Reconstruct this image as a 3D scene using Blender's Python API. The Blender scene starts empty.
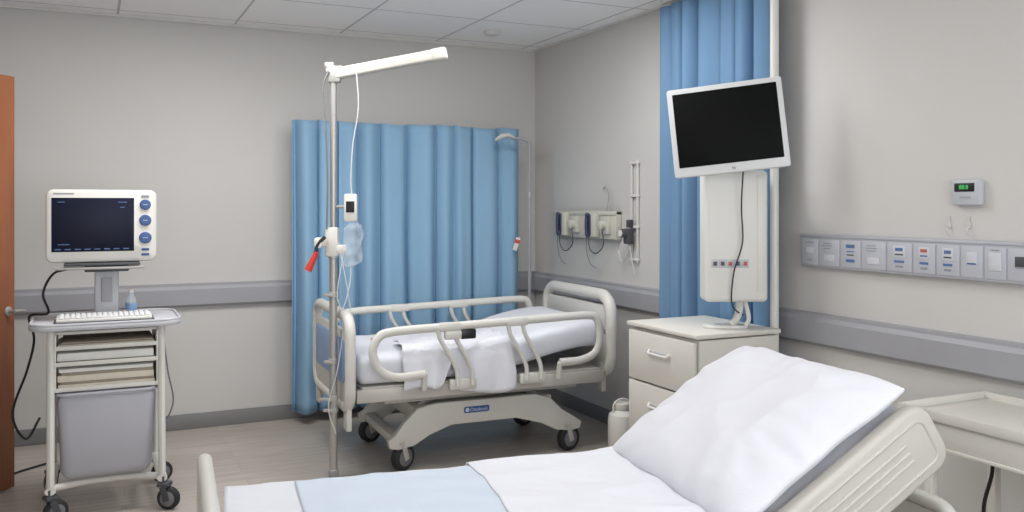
import bpy, bmesh, math, random
from mathutils import Vector, Matrix, Euler, noise
random.seed(4)
pi = math.pi
sc = bpy.context.scene
col = sc.collection
try:
    sc.view_settings.view_transform = 'Standard'
except Exception:
    pass

# ---------------------------------------------------------------- materials
def lin(c):
    c = c/255.0
    return c/12.92 if c <= 0.04045 else ((c+0.055)/1.055)**2.4

def mat(name, rgb, rough=0.5, metal=0.0, var=0.03, scale=6.0, bump=0.0, bscale=60.0, trans=0.0, emit=0.0, stretch=None, alpha=1.0, coat=0.0, spec=0.5):
    m = bpy.data.materials.new(name)
    m.use_nodes = True
    nt = m.node_tree
    p = nt.nodes['Principled BSDF']
    c = [lin(v) for v in rgb]
    tc = nt.nodes.new('ShaderNodeTexCoord')
    mp = nt.nodes.new('ShaderNodeMapping')
    if stretch: mp.inputs['Scale'].default_value = stretch
    nt.links.new(tc.outputs['Object'], mp.inputs['Vector'])
    nz = nt.nodes.new('ShaderNodeTexNoise')
    nz.inputs['Scale'].default_value = scale
    nz.inputs['Detail'].default_value = 4
    nt.links.new(mp.outputs['Vector'], nz.inputs['Vector'])
    rp = nt.nodes.new('ShaderNodeValToRGB')
    rp.color_ramp.elements[0].position = 0.3
    rp.color_ramp.elements[1].position = 0.7
    rp.color_ramp.elements[0].color = [max(0, v*(1-var)) for v in c]+[1]
    rp.color_ramp.elements[1].color = [min(1, v*(1+var)) for v in c]+[1]
    nt.links.new(nz.outputs['Fac'], rp.inputs['Fac'])
    nt.links.new(rp.outputs['Color'], p.inputs['Base Color'])
    p.inputs['Roughness'].default_value = rough
    p.inputs['Metallic'].default_value = metal
    p.inputs['Transmission Weight'].default_value = trans
    p.inputs['Alpha'].default_value = alpha
    p.inputs['Coat Weight'].default_value = coat
    p.inputs['Specular IOR Level'].default_value = spec
    if emit:
        p.inputs['Emission Color'].default_value = c+[1]
        p.inputs['Emission Strength'].default_value = emit
    if bump:
        n2 = nt.nodes.new('ShaderNodeTexNoise')
        n2.inputs['Scale'].default_value = bscale
        n2.inputs['Detail'].default_value = 3
        nt.links.new(mp.outputs['Vector'], n2.inputs['Vector'])
        b = nt.nodes.new('ShaderNodeBump')
        b.inputs['Strength'].default_value = bump
        b.inputs['Distance'].default_value = 0.01
        nt.links.new(n2.outputs['Fac'], b.inputs['Height'])
        nt.links.new(b.outputs['Normal'], p.inputs['Normal'])
    return m

M = {}
M['wall'] = mat('wall_paint', (200,198,195), 0.75, var=0.012, scale=1.5, bump=0.05, bscale=150)
M['rail'] = mat('grey_vinyl', (156,156,161), 0.5, var=0.02)
M['base'] = mat('skirting_vinyl', (126,125,126), 0.5, var=0.03)
M['white'] = mat('white_plastic', (216,214,208), 0.38, var=0.01)
M['white2'] = mat('cool_white_plastic', (214,215,216), 0.35, var=0.01)
M['console'] = mat('console_cream_white', (214,213,208), 0.4, var=0.01)
M['cream'] = mat('cream_laminate', (210,207,199), 0.45, var=0.012)
M['arm'] = mat('arm_beige_grey', (198,195,187), 0.45, var=0.012)
M['bedpl'] = mat('bed_plastic', (204,202,196), 0.42, var=0.015)
M['bedpl2'] = mat('bed_plastic_warm', (188,184,178), 0.45, var=0.015)
M['bluepanel'] = mat('blue_panel', (132,164,206), 0.45, var=0.03)
M['grey'] = mat('grey_plastic', (156,156,160), 0.5)
M['lgrey'] = mat('light_grey_plastic', (186,187,192), 0.45)
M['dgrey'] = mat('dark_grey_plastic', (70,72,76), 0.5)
M['mgrey'] = mat('mid_grey_plastic', (112,114,118), 0.5)
M['black'] = mat('black_plastic', (22,22,25), 0.4)
M['rubber'] = mat('black_rubber', (40,40,44), 0.65)
M['chrome'] = mat('brushed_steel', (176,174,170), 0.38, metal=0.6, var=0.03, scale=30)
M['steel'] = mat('painted_steel', (172,170,166), 0.4, metal=0.3)
M['sheet'] = mat('white_cotton', (214,216,223), 0.9, var=0.01, bump=0.12, bscale=260, spec=0.2)
M['sheet2'] = mat('white_cotton_soft', (217,218,225), 0.9, var=0.01, bump=0.10, bscale=200, spec=0.2)
M['pad'] = mat('pale_blue_pad', (198,208,221), 0.85, var=0.015, bump=0.15, bscale=180, spec=0.2)
M['matt'] = mat('grey_mattress_vinyl', (214,215,221), 0.8, var=0.02)
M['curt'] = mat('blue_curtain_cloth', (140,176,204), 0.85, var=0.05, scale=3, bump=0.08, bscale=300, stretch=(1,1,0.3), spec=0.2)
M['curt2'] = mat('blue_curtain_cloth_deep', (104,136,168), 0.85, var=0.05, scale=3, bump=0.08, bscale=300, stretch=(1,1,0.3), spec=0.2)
M['screen'] = mat('screen_glass', (7,8,9), 0.6, var=0.0, spec=0.12)
M['screenb'] = mat('screen_blue_glass', (14,18,38), 0.45, var=0.2, scale=3, emit=0.12, spec=0.2)
M['screenk'] = mat('screen_dark_glass', (16,22,44), 0.35, var=0.1, spec=0.2)
M['bluebtn'] = mat('blue_button', (52,84,140), 0.4)
M['bluetxt'] = mat('blue_ink', (84,110,160), 0.6)
M['redtxt'] = mat('red_ink', (178,92,84), 0.6)
M['grytxt'] = mat('grey_ink', (140,142,148), 0.6)
M['whtxt'] = mat('white_ink', (190,200,216), 0.6)
M['red'] = mat('red_plastic', (200,58,44), 0.4)
M['green'] = mat('green_led', (60,190,90), 0.5, emit=0.45, var=0)
M['bin'] = mat('grey_bin_plastic', (172,172,180), 0.4, var=0.02)
M['paper'] = mat('paper_cream', (210,202,186), 0.8, var=0.05, scale=20)
M['paperw'] = mat('paper_white', (222,222,218), 0.8)
M['orange'] = mat('orange_packet', (214,140,84), 0.6)
M['binder'] = mat('binder_brown', (150,140,126), 0.7)
M['clear'] = mat('clear_plastic', (225,234,240), 0.08, var=0, alpha=0.35)
M['clearbag'] = mat('clear_bag', (222,226,228), 0.12, var=0, alpha=0.2)
M['bluecap'] = mat('blue_cap', (130,160,200), 0.4)
M['wood'] = mat('brown_wood', (138,84,54), 0.5, var=0.10, scale=5, stretch=(6,6,0.5))
M['tube'] = mat('clear_tube', (206,208,208), 0.3)
M['frame'] = mat('white_trim_paint', (212,210,206), 0.5)
M['hook'] = mat('faint_white_plastic', (200,198,195), 0.5)
M['panel'] = mat('grey_panel', (172,174,182), 0.42, var=0.015)
M['panelm'] = mat('light_panel_module', (182,184,192), 0.4, var=0.01)
M['panelw'] = mat('switch_rocker', (198,200,206), 0.4, var=0.01)
M['therm'] = mat('thermostat_plastic', (182,186,192), 0.4, var=0.01)
M['lamp'] = mat('added_light_diffuser', (255,252,246), 0.5, var=0, emit=2.2)  # glow for the ceiling panels added out of view
M['beigeb'] = mat('beige_service_panel', (196,195,184), 0.45)
M['navy'] = mat('navy_plastic', (52,60,86), 0.4)
M['glow'] = mat('added_window_glow_pane', (226,236,246), 0.4, var=0, emit=1.2)  # glowing pane of the window added behind the camera

def floor_mat():
    m = bpy.data.materials.new('vinyl_plank_floor'); m.use_nodes = True
    nt = m.node_tree; p = nt.nodes['Principled BSDF']
    tc = nt.nodes.new('ShaderNodeTexCoord')
    br = nt.nodes.new('ShaderNodeTexBrick')
    br.inputs['Color1'].default_value = [lin(192),lin(184),lin(176),1]
    br.inputs['Color2'].default_value = [lin(182),lin(174),lin(166),1]
    br.inputs['Mortar'].default_value = [lin(162),lin(154),lin(147),1]
    br.inputs['Scale'].default_value = 1.0
    br.inputs['Mortar Size'].default_value = 0.0015
    br.inputs['Brick Width'].default_value = 1.2
    br.inputs['Row Height'].default_value = 0.16
    nt.links.new(tc.outputs['Object'], br.inputs['Vector'])
    mp = nt.nodes.new('ShaderNodeMapping'); mp.inputs['Scale'].default_value = (1.2, 14, 1)
    nt.links.new(tc.outputs['Object'], mp.inputs['Vector'])
    nz = nt.nodes.new('ShaderNodeTexNoise'); nz.inputs['Scale'].default_value = 2.5; nz.inputs['Detail'].default_value = 8
    nt.links.new(mp.outputs['Vector'], nz.inputs['Vector'])
    rp = nt.nodes.new('ShaderNodeValToRGB')
    rp.color_ramp.elements[0].position = 0.3; rp.color_ramp.elements[0].color = (0.80,0.78,0.76,1)
    rp.color_ramp.elements[1].position = 0.75; rp.color_ramp.elements[1].color = (1.05,1.05,1.05,1)
    nt.links.new(nz.outputs['Fac'], rp.inputs['Fac'])
    mx = nt.nodes.new('ShaderNodeMix'); mx.data_type = 'RGBA'; mx.blend_type = 'MULTIPLY'; mx.inputs['Factor'].default_value = 1
    nt.links.new(br.outputs['Color'], mx.inputs['A']); nt.links.new(rp.outputs['Color'], mx.inputs['B'])
    nt.links.new(mx.outputs['Result'], p.inputs['Base Color'])
    p.inputs['Roughness'].default_value = 0.42
    return m
M['floor'] = floor_mat()

def ceil_mat():
    m = bpy.data.materials.new('ceiling_tiles'); m.use_nodes = True
    nt = m.node_tree; p = nt.nodes['Principled BSDF']
    tc = nt.nodes.new('ShaderNodeTexCoord')
    mp = nt.nodes.new('ShaderNodeMapping'); mp.inputs['Location'].default_value = (0.12, 0.14, 0)
    nt.links.new(tc.outputs['Object'], mp.inputs['Vector'])
    br = nt.nodes.new('ShaderNodeTexBrick')
    br.offset = 0.0
    br.inputs['Color1'].default_value = [lin(247),lin(247),lin(247),1]
    br.inputs['Color2'].default_value = [lin(251),lin(251),lin(251),1]
    br.inputs['Mortar'].default_value = [lin(196),lin(194),lin(195),1]
    br.inputs['Scale'].default_value = 1.0
    br.inputs['Mortar Size'].default_value = 0.008
    br.inputs['Mortar Smooth'].default_value = 0.2
    br.inputs['Brick Width'].default_value = 0.72
    br.inputs['Row Height'].default_value = 0.72
    nt.links.new(mp.outputs['Vector'], br.inputs['Vector'])
    nt.links.new(br.outputs['Color'], p.inputs['Base Color'])
    p.inputs['Roughness'].default_value = 0.9
    return m
M['ceil'] = ceil_mat()

# ---------------------------------------------------------------- builder
def catmull(pts, n=8, closed=False):
    pts = [Vector(p) for p in pts]
    if len(pts) < 3: return pts
    out = []
    L = len(pts)
    rng = L if closed else L-1
    for i in range(rng):
        if closed:
            p0,p1,p2,p3 = pts[(i-1)%L],pts[i],pts[(i+1)%L],pts[(i+2)%L]
        else:
            p1,p2 = pts[i],pts[i+1]
            p0 = pts[i-1] if i > 0 else p1*2-p2
            p3 = pts[i+2] if i+2 < L else p2*2-p1
        for k in range(n):
            t = k/n
            out.append(0.5*((2*p1)+(-p0+p2)*t+(2*p0-5*p1+4*p2-p3)*t*t+(-p0+3*p1-3*p2+p3)*t**3))
    if not closed: out.append(pts[-1])
    return out

def fillet(pts, r, n=6, closed=False):
    pts = [Vector(p) for p in pts]
    L = len(pts); out = []
    for i,p in enumerate(pts):
        if not closed and i in (0, L-1):
            out.append(p); continue
        a = pts[(i-1)%L]-p; b = pts[(i+1)%L]-p
        d = min(r, a.length*0.49, b.length*0.49)
        A = p+a.normalized()*d; C = p+b.normalized()*d
        for k in range(n+1):
            t = k/n
            out.append(A*(1-t)**2+p*2*t*(1-t)+C*t*t)
    return out

class B:
    def __init__(s): s.bm = bmesh.new()
    def _add(s, bm, Mx=None, mi=0):
        if Mx is not None: bmesh.ops.transform(bm, matrix=Mx, verts=bm.verts)
        for f in bm.faces:
            f.material_index = mi; f.smooth = True
        me = bpy.data.meshes.new('tmp'); bm.to_mesh(me); bm.free()
        s.bm.from_mesh(me); bpy.data.meshes.remove(me)
        return s
    def box(s, size, loc=(0,0,0), rot=(0,0,0), bev=0.0, seg=2, mi=0, taper=None):
        bm = bmesh.new(); bmesh.ops.create_cube(bm, size=1)
        for v in bm.verts:
            if taper and v.co.z < 0: v.co.x *= taper[0]; v.co.y *= taper[1]
            v.co.x *= size[0]; v.co.y *= size[1]; v.co.z *= size[2]
        if bev:
            bmesh.ops.bevel(bm, geom=list(bm.edges), offset=min(bev, min(size)*0.49), segments=seg, affect='EDGES', profile=0.5)
        return s._add(bm, Matrix.Translation(loc) @ Euler(rot).to_matrix().to_4x4(), mi)
    def tube(s, pts, r, seg=10, mi=0, closed=False, sx=1.0, sy=1.0, up=None):
        pts = [Vector(p) for p in pts]
        P = [pts[0]]
        for p in pts[1:]:
            if (p-P[-1]).length > 1e-5: P.append(p)
        if closed and (P[0]-P[-1]).length < 1e-5: P.pop()
        n = len(P); bm = bmesh.new(); rings = []
        T = []
        for i in range(n):
            if closed: t = P[(i+1)%n]-P[(i-1)%n]
            else: t = P[min(i+1,n-1)]-P[max(i-1,0)]
            T.append(t.normalized())
        ref = Vector(up) if up else (Vector((0,0,1)) if abs(T[0].z) < 0.9 else Vector((0,1,0)))
        N = (ref - T[0]*ref.dot(T[0])).normalized()
        for i in range(n):
            if up:
                N = (ref - T[i]*ref.dot(T[i]))
                N = N.normalized()
            else:
                N = (N - T[i]*N.dot(T[i])).normalized()
            Bn = T[i].cross(N)
            rr = r[i] if isinstance(r, (list,tuple)) else r
            rings.append([bm.verts.new(P[i]+N*math.cos(2*pi*k/seg)*rr*sx+Bn*math.sin(2*pi*k/seg)*rr*sy) for k in range(seg)])
        m = n if closed else n-1
        for i in range(m):
            a, b = rings[i], rings[(i+1)%n]
            for k in range(seg):
                bm.faces.new((a[k], a[(k+1)%seg], b[(k+1)%seg], b[k]))
        if not closed:
            bm.faces.new(rings[0][::-1]); bm.faces.new(rings[-1])
        bmesh.ops.recalc_face_normals(bm, faces=bm.faces)
        return s._add(bm, None, mi)
    def cyl(s, a, b, r, r2=None, seg=20, mi=0):
        return s.tube([a, b], [r, r if r2 is None else r2], seg, mi)
    def lathe(s, prof, loc=(0,0,0), rot=(0,0,0), seg=24, mi=0):
        bm = bmesh.new(); rings = []
        for r,z in prof:
            rings.append([bm.verts.new((max(r,1e-4)*math.cos(2*pi*k/seg), max(r,1e-4)*math.sin(2*pi*k/seg), z)) for k in range(seg)])
        for i in range(len(rings)-1):
            for k in range(seg):
                bm.faces.new((rings[i][k], rings[i][(k+1)%seg], rings[i+1][(k+1)%seg], rings[i+1][k]))
        bm.faces.new(rings[0][::-1]); bm.faces.new(rings[-1])
        bmesh.ops.recalc_face_normals(bm, faces=bm.faces)
        return s._add(bm, Matrix.Translation(loc) @ Euler(rot).to_matrix().to_4x4(), mi)
    def prism(s, outline, h, Mx=None, bev=0.0, mi=0, seg=2):
        bm = bmesh.new()
        vs = [bm.verts.new((p[0], p[1], 0)) for p in outline]
        f = bm.faces.new(vs)
        r = bmesh.ops.extrude_face_region(bm, geom=[f])
        for v in r['geom']:
            if isinstance(v, bmesh.types.BMVert): v.co.z += h
        bmesh.ops.recalc_face_normals(bm, faces=bm.faces)
        if bev:
            es = [e for e in bm.edges if abs(e.verts[0].co.z-e.verts[1].co.z) < 1e-6]
            bmesh.ops.bevel(bm, geom=es, offset=bev, segments=seg, affect='EDGES', profile=0.5)
        return s._add(bm, Mx, mi)
    def grid(s, fn, nu, nv, mi=0, closedv=False):
        bm = bmesh.new()
        g = [[bm.verts.new(fn(i/nu, j/nv)) for j in range(nv if closedv else nv+1)] for i in range(nu+1)]
        for i in range(nu):
            for j in range(nv):
                j2 = (j+1) % nv if closedv else j+1
                bm.faces.new((g[i][j], g[i+1][j], g[i+1][j2], g[i][j2]))
        if closedv:
            bm.faces.new(g[0][::-1]); bm.faces.new(g[-1])
        bmesh.ops.recalc_face_normals(bm, faces=bm.faces)
        return s._add(bm, None, mi)
    def obj(s, name, mats, parent=None, loc=(0,0,0), rot=(0,0,0), label=None, cat=None, sharp=0.7, solid=0):
        me = bpy.data.meshes.new(name); s.bm.to_mesh(me); s.bm.free()
        if not isinstance(mats, (list,tuple)): mats = [mats]
        for m in mats: me.materials.append(M[m])
        try: me.set_sharp_from_angle(angle=sharp)
        except Exception: pass
        o = bpy.data.objects.new(name, me); col.objects.link(o)
        if parent: o.parent = parent
        o.location = loc; o.rotation_euler = rot
        if label: o['label'] = label
        if cat: o['category'] = cat
        if solid:
            md = o.modifiers.new('thickness', 'SOLIDIFY'); md.thickness = solid; md.offset = 0
        return o

def thing(name, label, cat, loc=(0,0,0), rot=(0,0,0)):
    e = bpy.data.objects.new(name, None); col.objects.link(e)
    e.empty_display_size = 0.1
    e.location = loc; e.rotation_euler = rot
    e['label'] = label; e['category'] = cat
    return e

def text(name, body, size, loc, parent, mt, rot=(0,0,0)):
    cu = bpy.data.curves.new(name, 'FONT'); cu.body = body; cu.size = size
    cu.align_x = 'CENTER'; cu.align_y = 'CENTER'; cu.extrude = 0.0004
    t = bpy.data.objects.new(name+'_c', cu); col.objects.link(t)
    bpy.context.view_layer.update()
    dg = bpy.context.evaluated_depsgraph_get()
    me = bpy.data.meshes.new_from_object(t.evaluated_get(dg))
    bpy.data.objects.remove(t)
    me.materials.clear(); me.materials.append(M[mt])
    o = bpy.data.objects.new(name, me); col.objects.link(o)
    o.parent = parent; o.location = loc; o.rotation_euler = rot
    return o

def rrect(w, h, r, n=5, cx=0, cy=0):
    out = []
    for (sx,sy,a0) in ((1,1,0),(-1,1,90),(-1,-1,180),(1,-1,270)):
        for k in range(n+1):
            a = math.radians(a0+90*k/n)
            out.append((cx+sx*(w/2-r)+r*math.cos(a), cy+sy*(h/2-r)+r*math.sin(a)))
    return out

def structure(o):
    o['kind'] = 'structure'; return o

# ---------------------------------------------------------------- room shell
H = 2.70; XL = -4.05; YF = -7.4
structure(B().box((-XL+0.3, -YF+0.3, 0.1), (XL/2, YF/2, -0.05)).obj('floor', 'floor'))
structure(B().box((-XL+0.3, -YF+0.3, 0.1), (XL/2, YF/2, H+0.05)).obj('ceiling', 'ceil'))
structure(B().box((-XL+0.2, 0.1, H), (XL/2, 0.05, H/2)).obj('wall_back', 'wall'))
structure(B().box((0.1, -YF, H), (0.05, YF/2, H/2)).obj('wall_right', 'wall'))
structure(B().box((-XL+0.2, 0.1, H), (XL/2, YF-0.05, H/2)).obj('wall_front', 'wall'))
b = B()
dy0, dy1, dh = -2.42, -1.50, 2.2
b.box((0.1, -dy1, H), (XL-0.05, dy1/2, H/2))
b.box((0.1, dy0-YF, H), (XL-0.05, (dy0+YF)/2, H/2))
b.box((0.1, dy1-dy0, H-dh), (XL-0.05, (dy0+dy1)/2, (H+dh)/2))
structure(b.obj('wall_left', 'wall'))
b = B()
for y in (dy0+0.02, dy1-0.02): b.box((0.14, 0.04, dh), (XL-0.05, y, dh/2), bev=0.004)
b.box((0.14, dy1-dy0, 0.04), (XL-0.05, (dy0+dy1)/2, dh-0.02), bev=0.004)
structure(b.obj('trim_1', 'frame'))
wf = B()  # unseen window, added behind the camera as a large soft light source
for z in (0.93,2.37): wf.box((3.3,0.05,0.06),(-2.0,YF+0.03,z),bev=0.004)
for x in (-3.62,-2.81,-2.0,-1.19,-0.38): wf.box((0.06,0.05,1.44),(x,YF+0.03,1.65),bev=0.004)
wn = structure(wf.obj('added_window_1','frame'))
wg = B().box((3.2,0.01,1.4),(-2.0,YF+0.012,1.65)).obj('added_window_glow','glow',wn)
structure(B().box((-XL, 0.014, 0.10), (XL/2, -0.007, 0.05), bev=0.004).obj('baseboard_back', 'base'))
structure(B().box((0.014, -YF, 0.10), (-0.007, YF/2, 0.05), bev=0.004).obj('baseboard_right', 'base'))
def bumper(name, length, loc, rotz):
    b = B()
    prof = [(0,0.81),(0.03,0.81),(0.045,0.825),(0.045,0.925),(0.034,0.945),(0.034,0.958),(0.0,0.962)]
    Mx = Matrix(((0,0,1,0),(-1,0,0,0),(0,1,0,0),(0,0,0,1)))
    b.prism([(p[0],p[1]) for p in prof], length, Mx)
    return structure(b.obj(name, 'rail', loc=loc, rot=(0,0,rotz), sharp=0.4))
bumper('trim_2', -XL-0.046, (XL, 0, 0), 0)
bumper('trim_3', 7.3, (0, 0, 0), -pi/2)
structure(B().box((-XL, 0.012, 0.016), (XL/2, -0.006, H-0.008)).obj('trim_4', 'frame'))
structure(B().box((0.012, -YF, 0.016), (-0.006, YF/2, H-0.008)).obj('trim_5', 'frame'))

ang = math.atan2(0.62, 0.50)
d = thing('door_1', 'orange-brown wooden door standing open on the side wall', 'door', (-4.04, -1.52, 0.0), (0,0,ang))
d['kind'] = 'structure'
B().box((0.81, 0.042, 2.14), (0.405, 0, 1.08), bev=0.003).obj('door_leaf', 'wood', d)
b = B()
b.lathe([(0.024,0),(0.024,0.006),(0.018,0.01),(0.01,0.01),(0.01,0.045)], (0.765,-0.021,0.93), (pi/2,0,0))
b.tube(fillet([(0.765,-0.062,0.93),(0.80,-0.07,0.93),(0.835,-0.066,0.925)],0.02), 0.0085)
b.obj('door_handle', 'chrome', d, label='chrome lever handle')

t = B().lathe([(0.055,0),(0.06,-0.012),(0.05,-0.03),(0.02,-0.036)], (-0.62,-0.55,H)).obj('smoke_detector', 'frame', label='small round white detector fixed to the tiled ceiling', cat='smoke detector')

# ---------------------------------------------------------------- curtains
def curtain_fn(L, z0, z1, n, amp, seed, hv=0.35, sharpf=0.0):
    def f(a, c):
        x = a*L
        z = z0+(z1-z0)*c
        ph = 2*pi*n*a + 5.6*noise.noise(Vector((a*n*0.40, seed, 0))) + (1-c)*1.0*noise.noise(Vector((a*n*0.8, seed+7, c*1.5)))
        am = amp*(0.82+1.0*noise.noise(Vector((a*n*0.55, seed+3, 0)))) * (0.75+hv*(1-c))
        s_ = math.sin(ph)
        if sharpf: s_ = s_*(1-sharpf)+sharpf*(1-2*abs(math.sin(ph/2))**0.7)
        off = am*s_
        off += amp*0.24*math.sin(2.3*ph+seed)*(0.4+0.6*(1-c))
        dx = amp*0.40*math.cos(ph)
        dz = 0.006*math.sin(ph)*(c > 0.98) + 0.014*noise.noise(Vector((a*n*0.5, seed+9, 0)))
        return (x+dx, off, z+dz)
    return f
cb = thing('privacy_curtain', 'pale blue pleated hospital curtain hanging behind the railed bed', 'curtain', (-1.955, -0.175, 0))
B().grid(curtain_fn(1.70, 0.075, 2.055, 10.0, 0.066, 2.3, 0.35, 0.3), 460, 30).obj('curtain_panel', 'curt', cb, sharp=3, solid=0.003)
b = B()
b.cyl((0.06,0.09,2.0),(1.66,0.09,2.0),0.009)
for x in (0.14,0.85,1.58): b.cyl((x,0.09,2.0),(x,0.175,2.0),0.007)
b.obj('curtain_rail', 'chrome', cb)

cr = thing('ceiling_curtain', 'tall blue gathered curtain hanging beside the wall behind the screen', 'curtain', (-0.108, -1.905, 0), (0,0,-pi/2))
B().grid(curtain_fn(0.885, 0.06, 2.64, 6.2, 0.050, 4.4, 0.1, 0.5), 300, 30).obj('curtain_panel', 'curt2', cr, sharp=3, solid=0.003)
b = B(); b.box((0.95,0.03,0.03),(0.43,0,2.68),bev=0.004); b.obj('curtain_track', 'frame', cr)

p = thing('service_pipe', 'off-white vertical pipe running up beside the blue curtain', 'pipe', (-0.122, -2.825, 0))
b = B(); b.cyl((0,0,0.0),(0,0,2.70),0.021,seg=16); b.obj('pipe_body', 'console', p)
b = B(); b.box((0.11,0.03,0.02),(0.07,0,2.62),bev=0.004); b.obj('pipe_bracket', 'cream', p)

# ---------------------------------------------------------------- casters
def caster(parent, x, y, r=0.06, w=0.035, rot=0.0, ztop=0.16, forkmat='grey'):
    b = B()
    b.cyl((0,0,ztop-0.03),(0,0,ztop+0.012),0.016)
    b.box((0.06,w+0.026,0.022),(0.008,0,r*2+0.012),bev=0.008)
    for s in (-1,1):
        b.box((0.032,0.006,r*1.3),(0.018,s*(w/2+0.008),r*1.45),(0,-0.3,0),bev=0.002)
    f = b.obj('caster', forkmat, parent, (x,y,0), (0,0,rot))
    b = B()
    b.lathe([(r*0.70,-w/2-0.002),(r*0.8,-w/2),(r*0.97,-w/2+0.006),(r,-w/4),(r,w/4),(r*0.97,w/2-0.006),(r*0.8,w/2),(r*0.70,w/2+0.002)], (0.028,0,r), (pi/2,0,0), 28, 0)
    b.lathe([(r*0.15,-w/2-0.007),(r*0.62,-w/2-0.004),(r*0.68,-w/2-0.001),(r*0.68,w/2+0.001),(r*0.62,w/2+0.004),(r*0.15,w/2+0.007)], (0.028,0,r), (pi/2,0,0), 24, 1)
    b.obj('wheel', ['rubber','mgrey'], f)
    return f

# ---------------------------------------------------------------- monitor cart
CX, CY = -3.085, -1.34
ct = thing('medical_cart', 'white wheeled trolley with paper trays and grey bin below', 'cart', (CX, CY, 0))
ol = rrect(0.67, 0.50, 0.10, 7)
Mt = Matrix.Translation((0,-0.01,0.893))
b = B(); b.prism(ol, 0.026, Mt, bev=0.008)
b.tube([(x,y-0.01,0.922) for x,y in rrect(0.655,0.485,0.095,7)], 0.0065, 8, closed=True)
b.obj('tabletop', 'lgrey', ct, label='light grey work surface with rounded corners')
b = B()
for sx in (-1,1):
    x = sx*0.241
    b.tube(fillet([(x,-0.18,0.89),(x,-0.205,0.5),(x,-0.23,0.17)],0.1), 0.018, 10, sx=1.3)
    b.tube(fillet([(x,0.18,0.89),(x,0.19,0.5),(x,0.21,0.17)],0.1), 0.015, 10)
    b.tube([(x,-0.25,0.155),(x,0.24,0.155)], 0.02, 10, sx=0.9, sy=1.2)
    b.tube(fillet([(x,-0.2,0.60),(x,0.19,0.60)],0.1), 0.010, 8)
b.tube(fillet([(-0.235,-0.2,0.155),(-0.1,-0.12,0.15),(0.1,-0.12,0.15),(0.235,-0.2,0.155)],0.08), 0.018, 10)
b.tube([(-0.235,0.18,0.155),(0.235,0.18,0.155)], 0.016, 10)
b.tube([(-0.235,0.18,0.86),(0.235,0.18,0.86)], 0.014, 10)
b.box((0.48,0.36,0.012),(0,0,0.875),bev=0.003)
b.obj('frame', 'white', ct)
for x,y,rz in ((-0.245,-0.235,0.4),(0.245,-0.235,-0.5),(0.245,0.215,0.3),(-0.245,0.215,2.0)):
    caster(ct, x, y, 0.055, 0.034, rz, 0.15, 'dgrey')
b = B()
b.box((0.11,0.06,0.235),(0,0.02,1.037),bev=0.012)
b.box((0.16,0.10,0.03),(0,0.02,0.935),bev=0.010)
b.box((0.05,0.012,0.12),(-0.0,-0.014,1.06),bev=0.004,mi=1)
b.obj('column', ['lgrey','grey'], ct, label='grey metal support column')
b = B()
b.box((0.34,0.20,0.014),(-0.02,0.0,1.190),bev=0.005,mi=0)
b.box((0.40,0.05,0.014),(-0.03,-0.075,1.172),bev=0.005,mi=1)
b.box((0.20,0.14,0.026),(0,0,1.165),bev=0.006,mi=0)
b.obj('monitor_bracket', ['dgrey','steel'], ct)
b = B()
for z in (0.605,0.725,0.80): b.box((0.45,0.36,0.008),(0,-0.02,z),bev=0.003)
for sx in (-1,1): b.box((0.008,0.36,0.27),(sx*0.222,-0.02,0.735),bev=0.002)
for z in (0.611,0.731,0.806): b.box((0.45,0.008,0.020),(0,-0.20,z),bev=0.002)
b.obj('paper_tray', 'white', ct)
b = B()
b.box((0.440,0.37,0.42),(0,-0.035,0.385),bev=0.05,seg=4,taper=(0.90,0.90))
b.tube([(x,y-0.035,0.588) for x,y in rrect(0.440,0.370,0.06,6)], 0.008, 8, closed=True)
b.obj('bin', 'bin', ct, label='translucent grey plastic bin')
B().tube(catmull([(-0.17,0.10,1.16),(-0.24,0.03,1.14),(-0.28,-0.02,1.05),(-0.26,0.05,0.95),(-0.35,0.2,0.92),(-0.33,0.22,0.8),(-0.36,0.20,0.65),(-0.42,0.15,0.45),(-0.36,0.10,0.33),(-0.30,0.14,0.42)],8),0.006,8).obj('cable', 'black', ct, label='hanging black power cable')
B().tube(catmull([(0.27,0.2,0.86),(0.30,0.22,0.6),(0.33,0.24,0.42),(0.28,0.25,0.32),(0.25,0.22,0.5)],8),0.004,8).obj('cable', 'mgrey', ct, label='thin grey cable')

def stack(z0, items, y=-0.045):
    z = z0
    for (w,dp,h,m,lab,dx,nm) in items:
        o = B().box((w,dp,h),(0,0,0),bev=0.002).obj(nm, m, None, (CX+dx,CY+y,z+h/2+0.0005), (0,0,dx*0.5), label=lab, cat='folder' if nm=='document_folder' else 'paper')
        o['group'] = 'folders and papers in the trolley trays'
        z += h+0.0012
stack(0.805, [(0.42,0.28,0.014,'paper','cream document folder lying in the trolley tray',0.0,'document_folder'),
              (0.40,0.28,0.010,'binder','brown document folder lying in the trolley tray',0.004,'document_folder')])
stack(0.730, [(0.42,0.28,0.012,'binder','brown document folder lying in the trolley tray',0.004,'document_folder'),
              (0.42,0.29,0.036,'paperw','thick pile of white paper in the trolley tray',-0.004,'paper_stack')])
stack(0.610, [(0.42,0.29,0.022,'paper','cream document folder lying in the trolley tray',0.0,'document_folder'),
              (0.41,0.29,0.010,'binder','brown document folder lying in the trolley tray',0.004,'document_folder'),
              (0.42,0.29,0.030,'paper','thick cream document folder lying in the trolley tray',-0.003,'document_folder'),
              (0.40,0.29,0.012,'binder','brown document folder lying in the trolley tray',0.003,'document_folder'),
              (0.41,0.29,0.016,'paperw','thin pile of white paper in the trolley tray',-0.002,'paper_stack')])

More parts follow.
